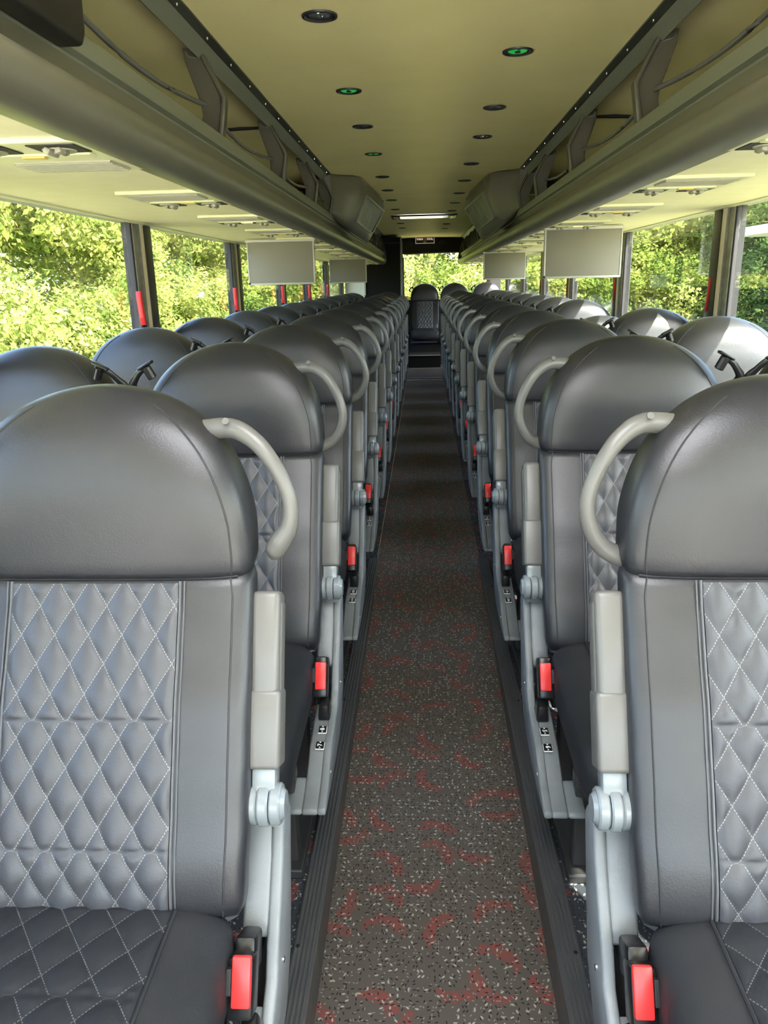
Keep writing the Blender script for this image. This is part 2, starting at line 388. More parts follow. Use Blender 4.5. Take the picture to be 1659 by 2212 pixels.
# front of the bus behind the viewer: low dash wall and windscreen frame
m = MB(); m.box((0, Y0-.03, -.9), (2.5, .06, .8)); m.box((0, Y0-.03, 1.93), (2.5, .06, .16)); m.box((-1.22, Y0-.03, .4), (.07, .08, 3.1)); m.box((1.22, Y0-.03, .4), (.07, .08, 3.1))
struct(m.build('wall_front', WALLG))
m = MB(); m.box((0, Y0-.03, .67), (2.38, .006, 2.36)); struct(m.build('window_%d' % nwin, GLASS)); nwin += 1
m = MB(); m.box((0, -1.6, -.62), (2.4, 1.5, .06)); struct(m.build('floor_front', pm('bounce_floor_vinyl', (.80, .76, .66), .7)))  # unseen front floor kept pale to bounce sunlight onto ceiling and seats
r = empty('dashboard', (-.1, -2.05, 0)); tag(r, 'unseen pale dashboard added under the windscreen to bounce light onto the front seats', 'dashboard')  # unseen dash added as a pale bounce surface for the front row
m = MB(); m.box((0, 0, .02), (2.2, .42, .5), .05, seg=4); m.build('dash_top', pm('bounce_dash_vinyl', (.68, .65, .58), .7), r, True)
m = MB(); m.box((0, .02, -.4), (2.1, .36, .36), .02); m.build('dash_lower', WALLG, r)
# rear wall, window
YR = 13.1
m = MB()
m.box((0, YR+.04, 1.80), (2.5, .06, .30)); m.box((0, YR+.04, .42), (2.5, .06, 1.0)); m.box((-.78, YR+.04, 1.2), (.86, .06, 1.2)); m.box((1.14, YR+.04, 1.2), (.22, .06, 1.2))
struct(m.build('wall_rear', HEADD))
m = MB(); m.box((.34, YR+.03, 1.3), (1.42, .004, .78)); struct(m.build('window_%d' % nwin, GLASS)); nwin += 1
m = MB(); m.tube([(-.335, YR, .95), (-.335, YR, 1.58), (-.30, YR, 1.645), (.95, YR, 1.655), (1.03, YR, 1.60), (1.03, YR, .95)], .014, n=8, sub=2); struct(m.build('trim_3', BLK, smooth=True))
# lavatory cabin at the left rear
r = empty('lavatory_cabin', (-.75, 12.5, 0)); tag(r, 'black lavatory cabin in the left rear corner behind the seats', 'lavatory')
m = MB(); m.box((0, 0, .92), (.82, 1.15, 1.84), .01); m.build('cabin_wall', WALLD, r)
m = MB(); m.box((.412, -.57, .95), (.022, .03, 1.80), .004); m.build('corner_trim', ALU, r)
m = MB(); m.box((.0, -.582, 1.765), (.80, .012, .012)); m.build('top_seam_trim', RAILD, r)
r = empty('pale_panel', (-1.035, 11.905, 1.10)); tag(r, 'pale rectangular panel on the lavatory wall in the left rear corner', 'panel')  # blank framed card for an unidentified pale rectangle
m = MB(); m.box((0, 0, 0), (.29, .008, .26), .003); m.build('card', PALE, r)
m = MB(); m.box((.155, -.004, 0), (.018, .016, .34), .003); m.box((0, -.004, .147), (.3, .014, .014), .002); m.build('frame', STEEL, r)

# rear header: speakers and sign
for sx in (-.225, .295):
    r = empty('rear_speaker', (sx, YR+.008, 1.80)); tag(r, 'round black speaker %s of the rear sign above the back window' % ('left' if sx < 0 else 'right'), 'speaker', 'rear header speakers')
    m = MB(); m.cyl((0, 0, 0), (0, -.012, 0), .058, .050, n=28); m.build('rim', BLK, r, True)
    m = MB(); m.cyl((0, -.0125, 0), (0, -.016, 0), .045, .035, n=24); m.build('grille', BLKM, r, True)
r = empty('maker_sign', (.02, YR-.004, 1.862)); tag(r, 'small framed black sign with pale lettering above the rear window', 'sign')
m = MB(); m.box((0, 0, 0), (.30, .012, .128), .004); m.build('sign_plate', BLK, r)
m = MB()
for (c, d) in (((0, -.008, .062), (.305, .010, .008)), ((0, -.008, -.062), (.305, .010, .008)), ((-.149, -.008, 0), (.008, .010, .128)), ((.149, -.008, 0), (.008, .010, .128))): m.box(c, d, .002)
m.build('sign_frame', emis('glowing_sign_frame', (.9, .8, .7), (.8, .75, .65), .12), r)  # slight glow added so the frame shows against the dark header
def text_mesh(txt, size, name='lettering', bold=.0, ext=.0008, ax='CENTER'):
    cu = bpy.data.curves.new(name, 'FONT'); cu.body = txt; cu.size = size; cu.extrude = ext; cu.offset = bold
    cu.align_x = ax; cu.align_y = 'CENTER'; cu.resolution_u = 2
    o = bpy.data.objects.new(name, cu); COL.objects.link(o)
    dg = bpy.context.evaluated_depsgraph_get(); me = bpy.data.meshes.new_from_object(o.evaluated_get(dg))
    bpy.data.objects.remove(o); bpy.data.curves.remove(cu); return me
def place_text(me, name, mat, parent, mtx):
    me.transform(mtx); me.materials.clear(); me.materials.append(mat)
    o = bpy.data.objects.new(name, me); COL.objects.link(o); o.parent = parent; return o
place_text(text_mesh('VAN', .044, bold=.001), 'lettering', SIGNL, r, Matrix.Translation((-.083, -.009, 0)) @ Matrix.Rotation(pi/2, 4, 'X') @ Matrix.Scale(1.15, 4, (1, 0, 0)))
place_text(text_mesh('OOL', .044, bold=.001), 'lettering', SIGNL, r, Matrix.Translation((.082, -.009, 0)) @ Matrix.Rotation(pi/2, 4, 'X') @ Matrix.Scale(1.1, 4, (1, 0, 0)))
m = MB(); m.box((-.013, -.009, 0), (.012, .006, .09), .002); m.box((.013, -.009, 0), (.012, .006, .09), .002); m.box((0, -.009, 0), (.02, .006, .02), .002); m.box((0, -.009, .042), (.045, .006, .010), .002); m.box((0, -.009, -.042), (.045, .006, .010), .002)
m.build('centre_emblem', pm('sign_gold', (.62, .50, .26), .4), r)

# ------------------------------------------------------------------ luggage racks
for s, side in ((-1, 'left'), (1, 'right')):
    yA, yB = Y0+.1, (11.9 if s < 0 else 13.0)
    L = yB-yA
    r = empty('luggage_rack', (s*.9, yA, 1.48)); tag(r, 'long grey overhead luggage rack running along the %s side' % side, 'luggage rack', 'overhead luggage racks')
    O = (s*.9, yA, 1.48)
    def P(poly): return [(s*a, b) for a, b in poly]
    m = MB(); m.prism(P([(1.205, 1.478), (.63, 1.476), (.63, 1.50), (1.205, 1.50)]), yA, yB); m.build('underside_panel', CREAMP, r, off=O)
    nose = []
    arc = [(.640, 1.470), (.612, 1.4655), (.590, 1.467), (.572, 1.474), (.560, 1.486), (.553, 1.500), (.550, 1.515), (.552, 1.528), (.558, 1.538), (.568, 1.544), (.585, 1.546), (.602, 1.550), (.605, 1.560), (.605, 1.600), (.640, 1.600)]
    m = MB(); m.prism(P(arc), yA, yB); m.build('nose_moulding', RACKG, r, smooth=True, off=O)
    m = MB(); m.prism(P([(.607, 1.588), (.603, 1.596), (.588, 1.599), (.586, 1.605), (.590, 1.634), (.597, 1.640), (.606, 1.640), (.613, 1.634), (.618, 1.588)]), yA, yB); m.build('lip_rail', RACKL, r, smooth=True, off=O)
    m = MB(); m.prism(P([(.62, 1.50), (.62, 1.575), (1.2, 1.545), (1.2, 1.50)]), yA, yB); m.build('bin_floor', RACKD, r, off=O)
    m = MB(); m.prism(P([(.645, 1.874), (.80, 1.876), (.93, 1.868), (1.03, 1.845), (1.11, 1.80), (1.165, 1.73), (1.19, 1.65), (1.195, 1.545), (1.21, 1.545), (1.21, 1.92), (.645, 1.92)]), yA, yB); m.build('bin_roof', CREAM, r, smooth=True, off=O)
    m = MB(); m.prism(P([(.586, 1.884), (.588, 1.872), (.612, 1.866), (.616, 1.872), (.616, 1.90), (.586, 1.90)]), yA, yB); m.build('ceiling_edge_trim', RAILD, r, off=O)
    m = MB(); m.prism(P([(.612, 1.866), (.617, 1.862), (.646, 1.838), (.652, 1.842), (.650, 1.88), (.616, 1.88)]), yA, yB); m.build('ceiling_rail', RACKL, r, off=O)
    m = MB(); y = 1.0
    while y < 12.5 and y < yB:
        m.cyl((s*.600, y, 1.869), (s*.599, y, 1.864), .0035, .002, n=8); y += .27
    m.build('trim_screw', CHROME, r, smooth=True, off=O)
    for y in [3.62, 5.9, 8.2, 10.5, 1.35]:
        m = MB(); m.prism(P([(.65, 1.8735), (.80, 1.8755), (.93, 1.8675), (1.03, 1.8445), (1.11, 1.7995), (1.165, 1.7295), (1.19, 1.65), (1.1, 1.78), (1.02, 1.835), (.93, 1.86), (.65, 1.869)]), y, y+.022)
        m.build('bin_joint_strip', BLKM, r, off=O)
    by = [1.40, 2.44, 3.47, 4.47, 5.18] + [7.0+1.02*k for k in range(6)]
    if s < 0: by = [y for y in by if y < 11.8 and y > 2]
    prev = None
    for y in by:
        poly = P([(.646, 1.864), (.694, 1.870), (.690, 1.835), (.674, 1.785), (.653, 1.725), (.650, 1.695), (.657, 1.665), (.670, 1.638), (.594, 1.632), (.576, 1.738), (.640, 1.856)])
        m = MB(); m.prism(poly, y-.006, y+.006, bev=.002, seg=1)
        m.prism(P([(.594, 1.632), (.608, 1.632), (.590, 1.736), (.652, 1.862), (.640, 1.862), (.576, 1.738)]), y-.018, y+.018, bev=.003)
        b = m.build('bracket', RACKD, r, smooth=True, off=O)
        m = MB(); m.tube([(s*.684, y-.008, 1.858), (s*.678, y-.008, 1.846), (s*.660, y-.008, 1.842), (s*.648, y-.008, 1.838)], .0028, n=6, sub=3)
        m.build('bracket_hook', RACKL, b, smooth=True, off=O)
    ends = by if s > 0 else [1.40]+by
    for a, c in zip(ends[:-1], ends[1:]):
        if c-a > 1.3: continue
        m = MB(); N = 7; pts = []
        for k in range(N): t = k/(N-1); pts.append((s*(.640+.010*sin(pi*t)), a+(c-a)*t, 1.722-.030*sin(pi*t)+.0*t))
        m.tube(pts, .0065, n=8, sub=3); m.build('retaining_rod', HPLAS, r, smooth=True, off=O)
    m = MB(); m.prism(P([(.545, 1.50), (.56, 1.64), (.60, 1.80), (.66, 1.88), (1.2, 1.88), (1.2, 1.48), (.60, 1.462), (.56, 1.472)]), yB-.02, yB+.02, bev=.008)
    m.build('end_cap', BLK, r, smooth=True, off=O)
# closed black bin door at the front left
r = empty('overhead_bin_door', (-.572, .565, 1.652)); tag(r, 'black overhead bin door in the top left corner above the rack', 'bin door')
m = MB(); m.prism([(.80, -.062), (.815, -.04), (.822, .06), (.80, .22), (-1.6, .22), (-1.6, -.062)], -.028, .018, 'x', bev=.008, seg=3); m.build('door_panel', pm('black_brown_panel', (.008, .007, .006), .5), r, smooth=True)

# air return units
for s, side in ((-1, 'left'), (1, 'right')):
    r = empty('air_return_unit', (s*.5, 5.8, 1.7)); tag(r, 'bulging grey air return unit with a vent grille on the %s luggage rack' % side, 'air vent unit', 'air return units on the racks')
    O = (s*.5, 5.8, 1.7)
    # cross-sections lofted along y, ring points outer to inner
    AN, BN, AF, BF = (.392, 1.768), (.464, 1.618), (.312, 1.738), (.408, 1.580)
    mixp = lambda p, q, t: (p[0]+(q[0]-p[0])*t, p[1]+(q[1]-p[1])*t)
    near = [(.66, 1.878), (.52, 1.879), (.445, 1.878), (.412, 1.872), (.394, 1.82)]+[mixp(AN, BN, t/4) for t in range(5)]+[(.488, 1.588), (.525, 1.574), (.56, 1.59), (.59, 1.615), (.62, 1.64)]
    far = [(.66, 1.878), (.52, 1.879), (.40, 1.878), (.350, 1.868), (.318, 1.81)]+[mixp(AF, BF, t/4) for t in range(5)]+[(.430, 1.532), (.455, 1.515), (.50, 1.545), (.56, 1.59), (.62, 1.64)]
    flat = [(.66, 1.878), (.62, 1.879), (.60, 1.878), (.592, 1.868), (.590, 1.84), (.588, 1.80), (.587, 1.77), (.586, 1.74), (.586, 1.71), (.587, 1.68), (.588, 1.655), (.590, 1.645), (.60, 1.642), (.61, 1.641), (.62, 1.64)]
    secs = [(5.19, .0, 0), (5.205, .06, 0), (5.225, .16, 0), (5.25, .30, 0), (5.275, .48, 0), (5.30, .68, 0), (5.32, .86, 0), (5.345, .96, .0), (5.38, 1., .0), (5.6, 1., .25), (5.85, 1., .50), (6.1, 1., .74), (6.34, 1., 1.), (6.38, .95, 1.), (6.41, .75, 1.), (6.43, .3, 1.)]
    v = []; f = []; n = len(flat)
    for y, t, u in secs:
        for a, b, c in zip(flat, near, far): q_ = mixp(b, c, u); v.append((s*(a[0]*(1-t)+q_[0]*t)-O[0], y-O[1], a[1]*(1-t)+q_[1]*t-O[2]))
    for i in range(len(secs)-1):
        for k in range(n): f.append((i*n+k, i*n+(k+1) % n, (i+1)*n+(k+1) % n, (i+1)*n+k))
    f.append(tuple(range(n))); f.append(tuple((len(secs)-1)*n+k for k in range(n)))
    body = mkobj('housing', v, f, RACKG, r, True)
    try: body.data.set_sharp_from_angle(angle=radians(50))
    except Exception: pass
    # grille on the slanted face
    nrm = Vector((-.88, 0, -.47))
    def q(t, y, h=0.):
        u = (y-5.37)/.97; A_ = mixp(AN, AF, u); B_ = mixp(BN, BF, u); p = mixp(A_, B_, t)
        return (s*(p[0]+nrm.x*h)-O[0], y-O[1], p[1]+nrm.z*h-O[2])
    def bar(m, t0, t1, y0, y1, h0, h1):
        vs = [q(t0, y0, h0), q(t1, y0, h0), q(t1, y1, h0), q(t0, y1, h0), q(t0, y0, h1), q(t1, y0, h1), q(t1, y1, h1), q(t0, y1, h1)]
        m.add(vs, [(0, 1, 2, 3), (4, 7, 6, 5), (0, 4, 5, 1), (1, 5, 6, 2), (2, 6, 7, 3), (3, 7, 4, 0)])
    m = MB(); bar(m, .04, .96, 5.46, 6.24, -.002, .002); m.build('grille_backing', pm('grille_back_grey', (.13, .13, .11), .6), r)
    m = MB(); nt_ = 22
    for k in range(nt_): t = .07+.86*k/(nt_-1); bar(m, t-.012, t+.012, 5.47, 6.23, .002, .005)
    for y in (5.66, 5.85, 6.04): bar(m, .05, .95, y-.004, y+.004, .002, .0055)
    m.build('vent_grille', RACKL, r)
    m = MB()
    for (t0, t1, y0, y1) in ((-.04, .04, 5.41, 6.28), (.96, 1.04, 5.41, 6.28), (.04, .96, 5.41, 5.46), (.04, .96, 6.24, 6.28)): bar(m, t0, t1, y0, y1, -.004, .013)
    m.build('grille_frame', RACKG, r)
    m = MB()
    for (x, y, z) in ((.395, 5.45, 1.835), (.358, 5.95, 1.825), (.322, 6.30, 1.81)): m.cyl((s*x-O[0], y-O[1], z-O[2]), (s*(x-.008)-O[0], y-O[1]-.003, z+.004-O[2]), .006, .004, n=10)
    m.build('screw', CHROME, r, smooth=True)

# overhead service panels with nozzles and reading lights
def service_panel(x, y, flip, label, lamp=None):
    r = empty('overhead_service_panel', (x, y, 1.4765)); tag(r, label, 'service panel', 'service panels under the luggage racks')
    if flip: r.rotation_euler = (0, 0, pi)
    w, l = .255, .35
    m = MB(); m.box((0, 0, -.004), (w, l, .010), .003); m.build('base_plate', CREAMPL, r)
    m = MB()
    for dx in (-.066, .066): m.box((dx, -.115, -.0095), (.088, .082, .003))
    m.build('nozzle_recess', BLKM, r)
    for dx in (-.070, .062):
        m = MB(); m.cyl((dx, -.105, -.008), (dx, -.105, -.0135), .032, .030, n=20); m.box((dx-.010, -.118, -.0165), (.012, .045, .012), .003, rot=RY(.5)); m.box((dx+.010, -.118, -.0155), (.012, .04, .010), .003, rot=RY(-.3)); m.box((dx, -.118, -.0145), (.034, .008, .010), .002); m.build('air_nozzle', CREAMD, r, True)
    m = MB(); m.box((0, -.045, -.0105), (.20, .03, .004), .0015); m.build('lamp_strip', CREAMPL, r)
    m = MB(); m.box((-.015, -.045, -.0135), (.045, .018, .004), .0015); m.build('reading_lamp' if lamp else 'call_button', lamp or YEL, r)
    m = MB(); m.box((0, .095, -.010), (.20, .115, .004))
    for k in range(9): m.box((0, .045+k*.0125, -.0125), (.195, .005, .003))
    m.build('ribbed_speaker_cover', CREAMD, r)
    return r
for s, side in ((-1, 'left'), (1, 'right')):
    for i in range(13):
        y = 1.62 + .815*i
        if s < 0 and y > 11.5: continue
        service_panel(s*.745, y, not (i == 0 and s < 0), '%s cream service panel from the front under the %s luggage rack' % (ORD[i], side), AMBER if (s > 0 and i == 3) or (s < 0 and i == 2) else None)

# fold-down monitors
mon = []
for (x, y, lab) in ((-.85, 4.72, 'near left'), (-.82, 8.6, 'far left'), (.815, 4.25, 'near right'), (.76, 7.7, 'far right')):
    r = empty('fold_down_monitor', (x, y, 1.472)); tag(r, 'grey back of the %s fold-down monitor hanging below the luggage rack' % lab, 'monitor', 'fold-down monitors')
    m = MB(); m.box((0, 0, -.13), (.385, .022, .235), .006, seg=3); m.build('screen_back', MON, r, True)
    m = MB(); m.box((0, .002, -.250), (.40, .030, .012), .005); m.box((-.195, .001, -.13), (.010, .028, .245), .004); m.box((.195, .001, -.13), (.010, .028, .245), .004); m.build('bezel', MONE, r, True)
    m = MB(); m.box((0, .01, -.008), (.41, .055, .016), .004); m.build('hinge_bar', MONE, r, True)
    m = MB(); m.box((-.194, -.002, -.247), (.012, .03, .012), .004); m.build('latch', BLK, r)

# ceiling downlights
GR = {(-1, 1), (-1, 3), (1, 0), (1, 6), (-1, 6)}
for s, side, yl in ((-1, 'left', [2.26, 3.08, 3.745, 4.517, 5.466, 6.253, 6.989, 7.875, 9.741, 10.582]), (1, 'right', [2.656, 3.443, 4.099, 4.995, 5.792, 6.593, 7.393, 8.2, 10.025, 10.893])):
    for i, y in enumerate(yl):
        gcol = (s, i) in GR
        x = s*.278; zc = 1.876+.012*cos(x/.6*pi/2)
        r = empty('ceiling_downlight', (x, y, zc)); tag(r, '%s round %sceiling light from the front in the %s row' % (ORD[i], 'green-lit ' if gcol else 'unlit ', side), 'ceiling light', 'ceiling downlights')
        m = MB(); N = 28; prof = [(.047, .000), (.046, -.004), (.040, -.005), (.036, -.001), (.028, .0)]; v = []; f = []
        for rr, z in prof:
            for k in range(N): a = 2*pi*k/N; v.append((rr*cos(a), rr*sin(a), z-.001))
        for j in range(len(prof)-1):
            for k in range(N): f.append((j*N+k, j*N+(k+1) % N, (j+1)*N+(k+1) % N, (j+1)*N+k))
        m.add(v, f); m.build('bezel_ring', DSTEEL, r, True)
        m = MB(); m.cyl((0, 0, -.001), (0, 0, -.003), .029, .024, n=24); m.build('lens', GREEN if gcol else LENS, r, True)
        m = MB(); m.cyl((0, 0, -.003), (0, 0, -.0055), .010, .008, n=14); m.box((0, -.034, -.0055), (.008, .010, .004), .001); m.build('centre_cap', CHROME if (s, i) in ((1, 2), (-1, 0)) else BLK, r, True)
r = empty('ceiling_hatch', (0, 8.75, 1.88)); tag(r, 'long cream ceiling hatch light with black ends at the far end', 'ceiling hatch')
m = MB()
for (c, d) in (((0, -.19, -.004), (.68, .03, .014)), ((0, .19, -.004), (.68, .03, .014)), ((-.30, 0, -.004), (.09, .40, .014)), ((.30, 0, -.004), (.09, .40, .014))): m.box(c, d, .004)
m.build('frame', BLK, r)
m = MB(); m.add([(-.27, -.18, -.008), (.27, -.18, -.008), (.27, .18, -.008), (-.27, .18, -.008)], [(0, 1, 2, 3)]); m.build('lens_cover', translucent('hatch_cream_plastic', (.62, .56, .30), .35), r)
m = MB(); m.box((-.30, 0, -.012), (.05, .32, .010), .003); m.box((.30, 0, -.012), (.05, .32, .010), .003); m.build('end_lamp', pm('hatch_end', (.7, .68, .5), .3), r)

# emergency window handles
for s, side in ((-1, 'left'), (1, 'right')):
    for k, y in enumerate([3.26, 4.93, 6.60, 8.15, 9.72]):
        r = empty('emergency_window_handle', (s*(1.178 if s < 0 else 1.202), y - (.045 if s < 0 else -.185), 1.08)); tag(r, '%s red emergency release handle from the front on the %s window posts' % (ORD[k], side), 'emergency handle', 'red emergency window handles')
        m = MB(); m.prism([(-.014, .125), (-.016, .10), (-.004, .02), (.008, -.012), (.024, -.006), (.014, .025), (.004, .10), (.006, .125)], -.011, .011, 'x', bev=.003); m.build('lever', REDH, r, True)
        m = MB(); m.box((s*.012, .035, -.005), (.022, .05, .06), .006); m.build('latch_body', BLK, r, True)
        m = MB(); m.cyl((-s*.002, .04, 0), (-s*.004, .04, 0), .005, n=10); m.build('rivet', CHROME, r)

# ------------------------------------------------------------------ seats
YB = .8  # local y = measured y - .8
def interp(t, tab):
    if t <= tab[0][0]: return tab[0][1]
    for (a, u), (b, w) in zip(tab[:-1], tab[1:]):
        if t <= b:
            k = (t-a)/(b-a); k = k*k*(3-2*k)*.35 + k*.65
            return u+(w-u)*k
    return tab[-1][1]
YF = [(.36, .030), (.40, .010), (.46, .022), (.55, .062), (.65, .105), (.75, .155), (.82, .190), (.88, .192), (.95, .196), (1.02, .212), (1.095, .250)]
def yfront(z): # smoothed
    return (interp(z-.02, YF)+interp(z, YF)+interp(z+.02, YF))/3
HW = .220
def halfw(z):
    if z < .84: return HW - .006*max(0, (.50-z)/.12)
    t = min(1., (z-.84)/(1.086-.84)); return HW*sqrt(max(0., 1-t**2.7))
def depth(z): return interp(z, [(.36, .075), (.5, .085), (.8, .085), (.9, .115), (1.0, .12), (1.1, .10)])
def ring(z, w, yc, hd, n, N=72):
    out = []
    for k in range(N):
        a = 2*pi*k/N; c, s_ = cos(a), sin(a)
        out.append((w*(abs(c)**(2/n))*(1 if c >= 0 else -1), yc+hd*(abs(s_)**(2/n))*(1 if s_ >= 0 else -1), z))
    return out
def loft(rings, close=True):
    v = [p for r_ in rings for p in r_]; N = len(rings[0]); f = []
    for i in range(len(rings)-1):
        for k in range(N): f.append((i*N+k, i*N+(k+1) % N, (i+1)*N+(k+1) % N, (i+1)*N+k))
    f.append(tuple(range(N-1, -1, -1))); f.append(tuple((len(rings)-1)*N+k for k in range(N))); return v, f
def shell(z0, z1, top):
    rings = []
    zs = []
    if not top:
        zs = [z0+(z1-z0)*k/34 for k in range(35)]
    else:
        zs = [z0+(z1-z0)*sin(pi/2*k/44) for k in range(45)]
    for j, z in enumerate(zs):
        w = halfw(z); hd = depth(z)/2; yf = yfront(z); n = 4.2
        if top:
            t = max(0, (z-.90)/(z1-.90)); n = 4.2-1.9*t
            t2 = max(0, (z-1.02)/(z1-1.02)); sh = sqrt(max(.0004, 1-t2**2.2)); yc = yf+hd; hd = hd*(.15+.85*sh)
            w = max(w, .004)
            puff = .005*(1-((z-z0)/(z1-z0)-.35)**2*2); yc0 = yc
            yc = yc; hd += max(0, puff)
            e = math.exp(-((z-z0)/.010)**2); w -= .006*e; hd -= .005*e
            sd_ = 0
        else:
            yc = yf+hd
            e = math.exp(-((z1-z)/.010)**2); w -= .005*e; hd -= .004*e
            e = math.exp(-((z-z0)/.018)**2); w -= .012*e; hd -= .020*e
        rings.append(ring(z, w, yc, hd, n))
    return loft(rings)
ZS = .825
def surf_y(x, z):
    hd = depth(z)/2; w = halfw(z); n = 4.2
    return yfront(z)+hd-hd*(max(0, 1-min(1, abs(x/w))**n))**(1/n)
def quilt_grid(ux, vz, hfun, amp, nx, nz, seams, posf, cell=(.048, .072)):
    v = []; f = []; uv = []
    for j in range(nz+1):
        z = vz[0]+(vz[1]-vz[0])*j/nz
        for i in range(nx+1):
            x = ux[0]+(ux[1]-ux[0])*i/nx
            seg = sum(1 for sz in seams if z > sz)
            ph = .31*seg
            a = (x/cell[0] + z/cell[1] + ph); b = (x/cell[0] - z/cell[1] - ph*.6)
            h = (abs(sin(pi*a))*abs(sin(pi*b)))**.55
            ed = min(x-ux[0], ux[1]-x, z-vz[0], vz[1]-z, *[abs(z-sz) for sz in seams]) if seams else min(x-ux[0], ux[1]-x, z-vz[0], vz[1]-z)
            h *= min(1., max(0., ed/.009))**.6
            v.append(posf(x, z, h*amp)); uv.append((a, b))
    for j in range(nz):
        for i in range(nx):
            p = j*(nx+1)+i; f.append((p, p+1, p+nx+2, p+nx+1))
    return v, f, uv
PIV = (0, .05, .40)
def sub(v, o): return [(a-o[0], b-o[1], c-o[2]) for a, b, c in v]
BK = {}
def make_back(root, m, aisle, hi=True):
    """m=+1 when the aisle side is local +x"""
    # meshes shared between prototypes
    if 'low' not in BK:
        BK['low'] = shell(.375, ZS, False); BK['top'] = shell(ZS, 1.086, True)
        BK['q'] = quilt_grid((-.119, .119), (.385, ZS-.004), None, .0065, 84, 150, [.495, .652], lambda x, z, h: (x, surf_y(x, z)-.0035-h, z))
    v, f = BK['low']; bo = mkobj('backrest', sub(v, PIV), f, LEATHER, root, True, loc=PIV)
    v, f = BK['top']; mkobj('headrest', sub(v, PIV), f, LEATHER, bo, True)
    v, f, uv = BK['q']; mkobj('quilted_panel', sub(v, PIV), f, QUILT, bo, True, uv=uv)
    for sx in (-1, 1):
        pm_ = MB()
        for dx, rr in ((.1215, .0022), (.1275, .0012)):
            pm_.tube([(sx*dx, surf_y(dx, z)-.0015, z) for z in [.385+.0365*k for k in range(13)]], rr, n=6, sub=1)
        pm_.build('seam_piping', PIPE, bo, True, off=PIV)
    for kk in (44, 64):
        pm2 = MB(); P1 = BK['low'][0]; P2 = BK['top'][0]; cen = Vector((0, .2, 0))
        pts = [Vector(P1[r_*72+kk]) for r_ in range(0, 35, 2)] + [Vector(P2[r_*72+kk]) for r_ in range(2, 34, 2)]
        sx = -1 if kk == 44 else 1
        pm2.tube([(p.x+sx*.0004, p.y-.0004, p.z) for p in pts], .0014, n=5, sub=1)
        pm2.build('side_stitching', THREAD, bo, True, off=PIV)
    pm2 = MB(); pm2.tube([(x*.01, surf_y(x*.01, ZS)+.0025, ZS) for x in range(-20, 21)], .0016, n=5, sub=1)
    pm2.build('headrest_seam', THREAD, bo, True, off=PIV)
    hem = MB(); hem.tube([(x*.02, .010+.0*abs(x)+.055*(abs(x)/10.5)**6, .384-.004*(abs(x)/10.)**2) for x in range(-10, 11)], .004, n=6, sub=1); hem.build('lower_hem', PIPE, bo, True, off=PIV)
    # rear shell panel of the backrest
    rp = MB(); rp.box((0, .155, .62), (.38, .02, .46), .008, rot=RX(-.38)); rp.build('rear_shell', GPLAS, bo, True, off=(PIV[0], PIV[1], PIV[2]))
    # belt guide on the shoulder away from the wall (window seats) or away from the aisle (aisle seats)
    g = -m if aisle else m
    gx = .178*g
    b = MB(); b.cyl((gx, .205, 1.012), (gx+.012*g, .200, 1.040), .011, n=14, bev=.002)
    b.box((gx+.014*g, .203, 1.043), (.040, .022, .007), .003, rot=RY(.5*g))
    b.tube([(gx+.010*g, .205, 1.038), (gx+.030*g, .208, 1.028), (gx+.046*g, .215, 1.010), (gx+.058*g, .225, .992), (gx+.052*g, .238, .975), (gx+.036*g, .24, .968)], [.0065, .0075, .008, .011, .010, .006], n=10, ell=.7, sub=4)
    bg_ = b.build('belt_guide', BLK, bo, True, off=PIV)
    st = MB(); pts = [(gx+.054*g, .222, .985), (gx+.050*g, .185, .90), (gx+.048*g, .14, .80), (gx+.048*g, .06, .60), (gx+.046*g, .01, .45)]
    for a_, b_ in zip(pts[:-1], pts[1:]):
        ax = Vector(a_); bx = Vector(b_); w_ = Vector((0, .018, 0))
        st.add([ax-w_, ax+w_, bx+w_, bx-w_, ax-w_+Vector((.002*g, 0, 0)), ax+w_+Vector((.002*g, 0, 0)), bx+w_+Vector((.002*g, 0, 0)), bx-w_+Vector((.002*g, 0, 0))], [(0, 1, 2, 3), (7, 6, 5, 4), (0, 4, 5, 1), (2, 6, 7, 3), (1, 5, 6, 2), (0, 3, 7, 4)])
    st.build('belt_strap', STRAPM, bo, off=PIV)
    return bo
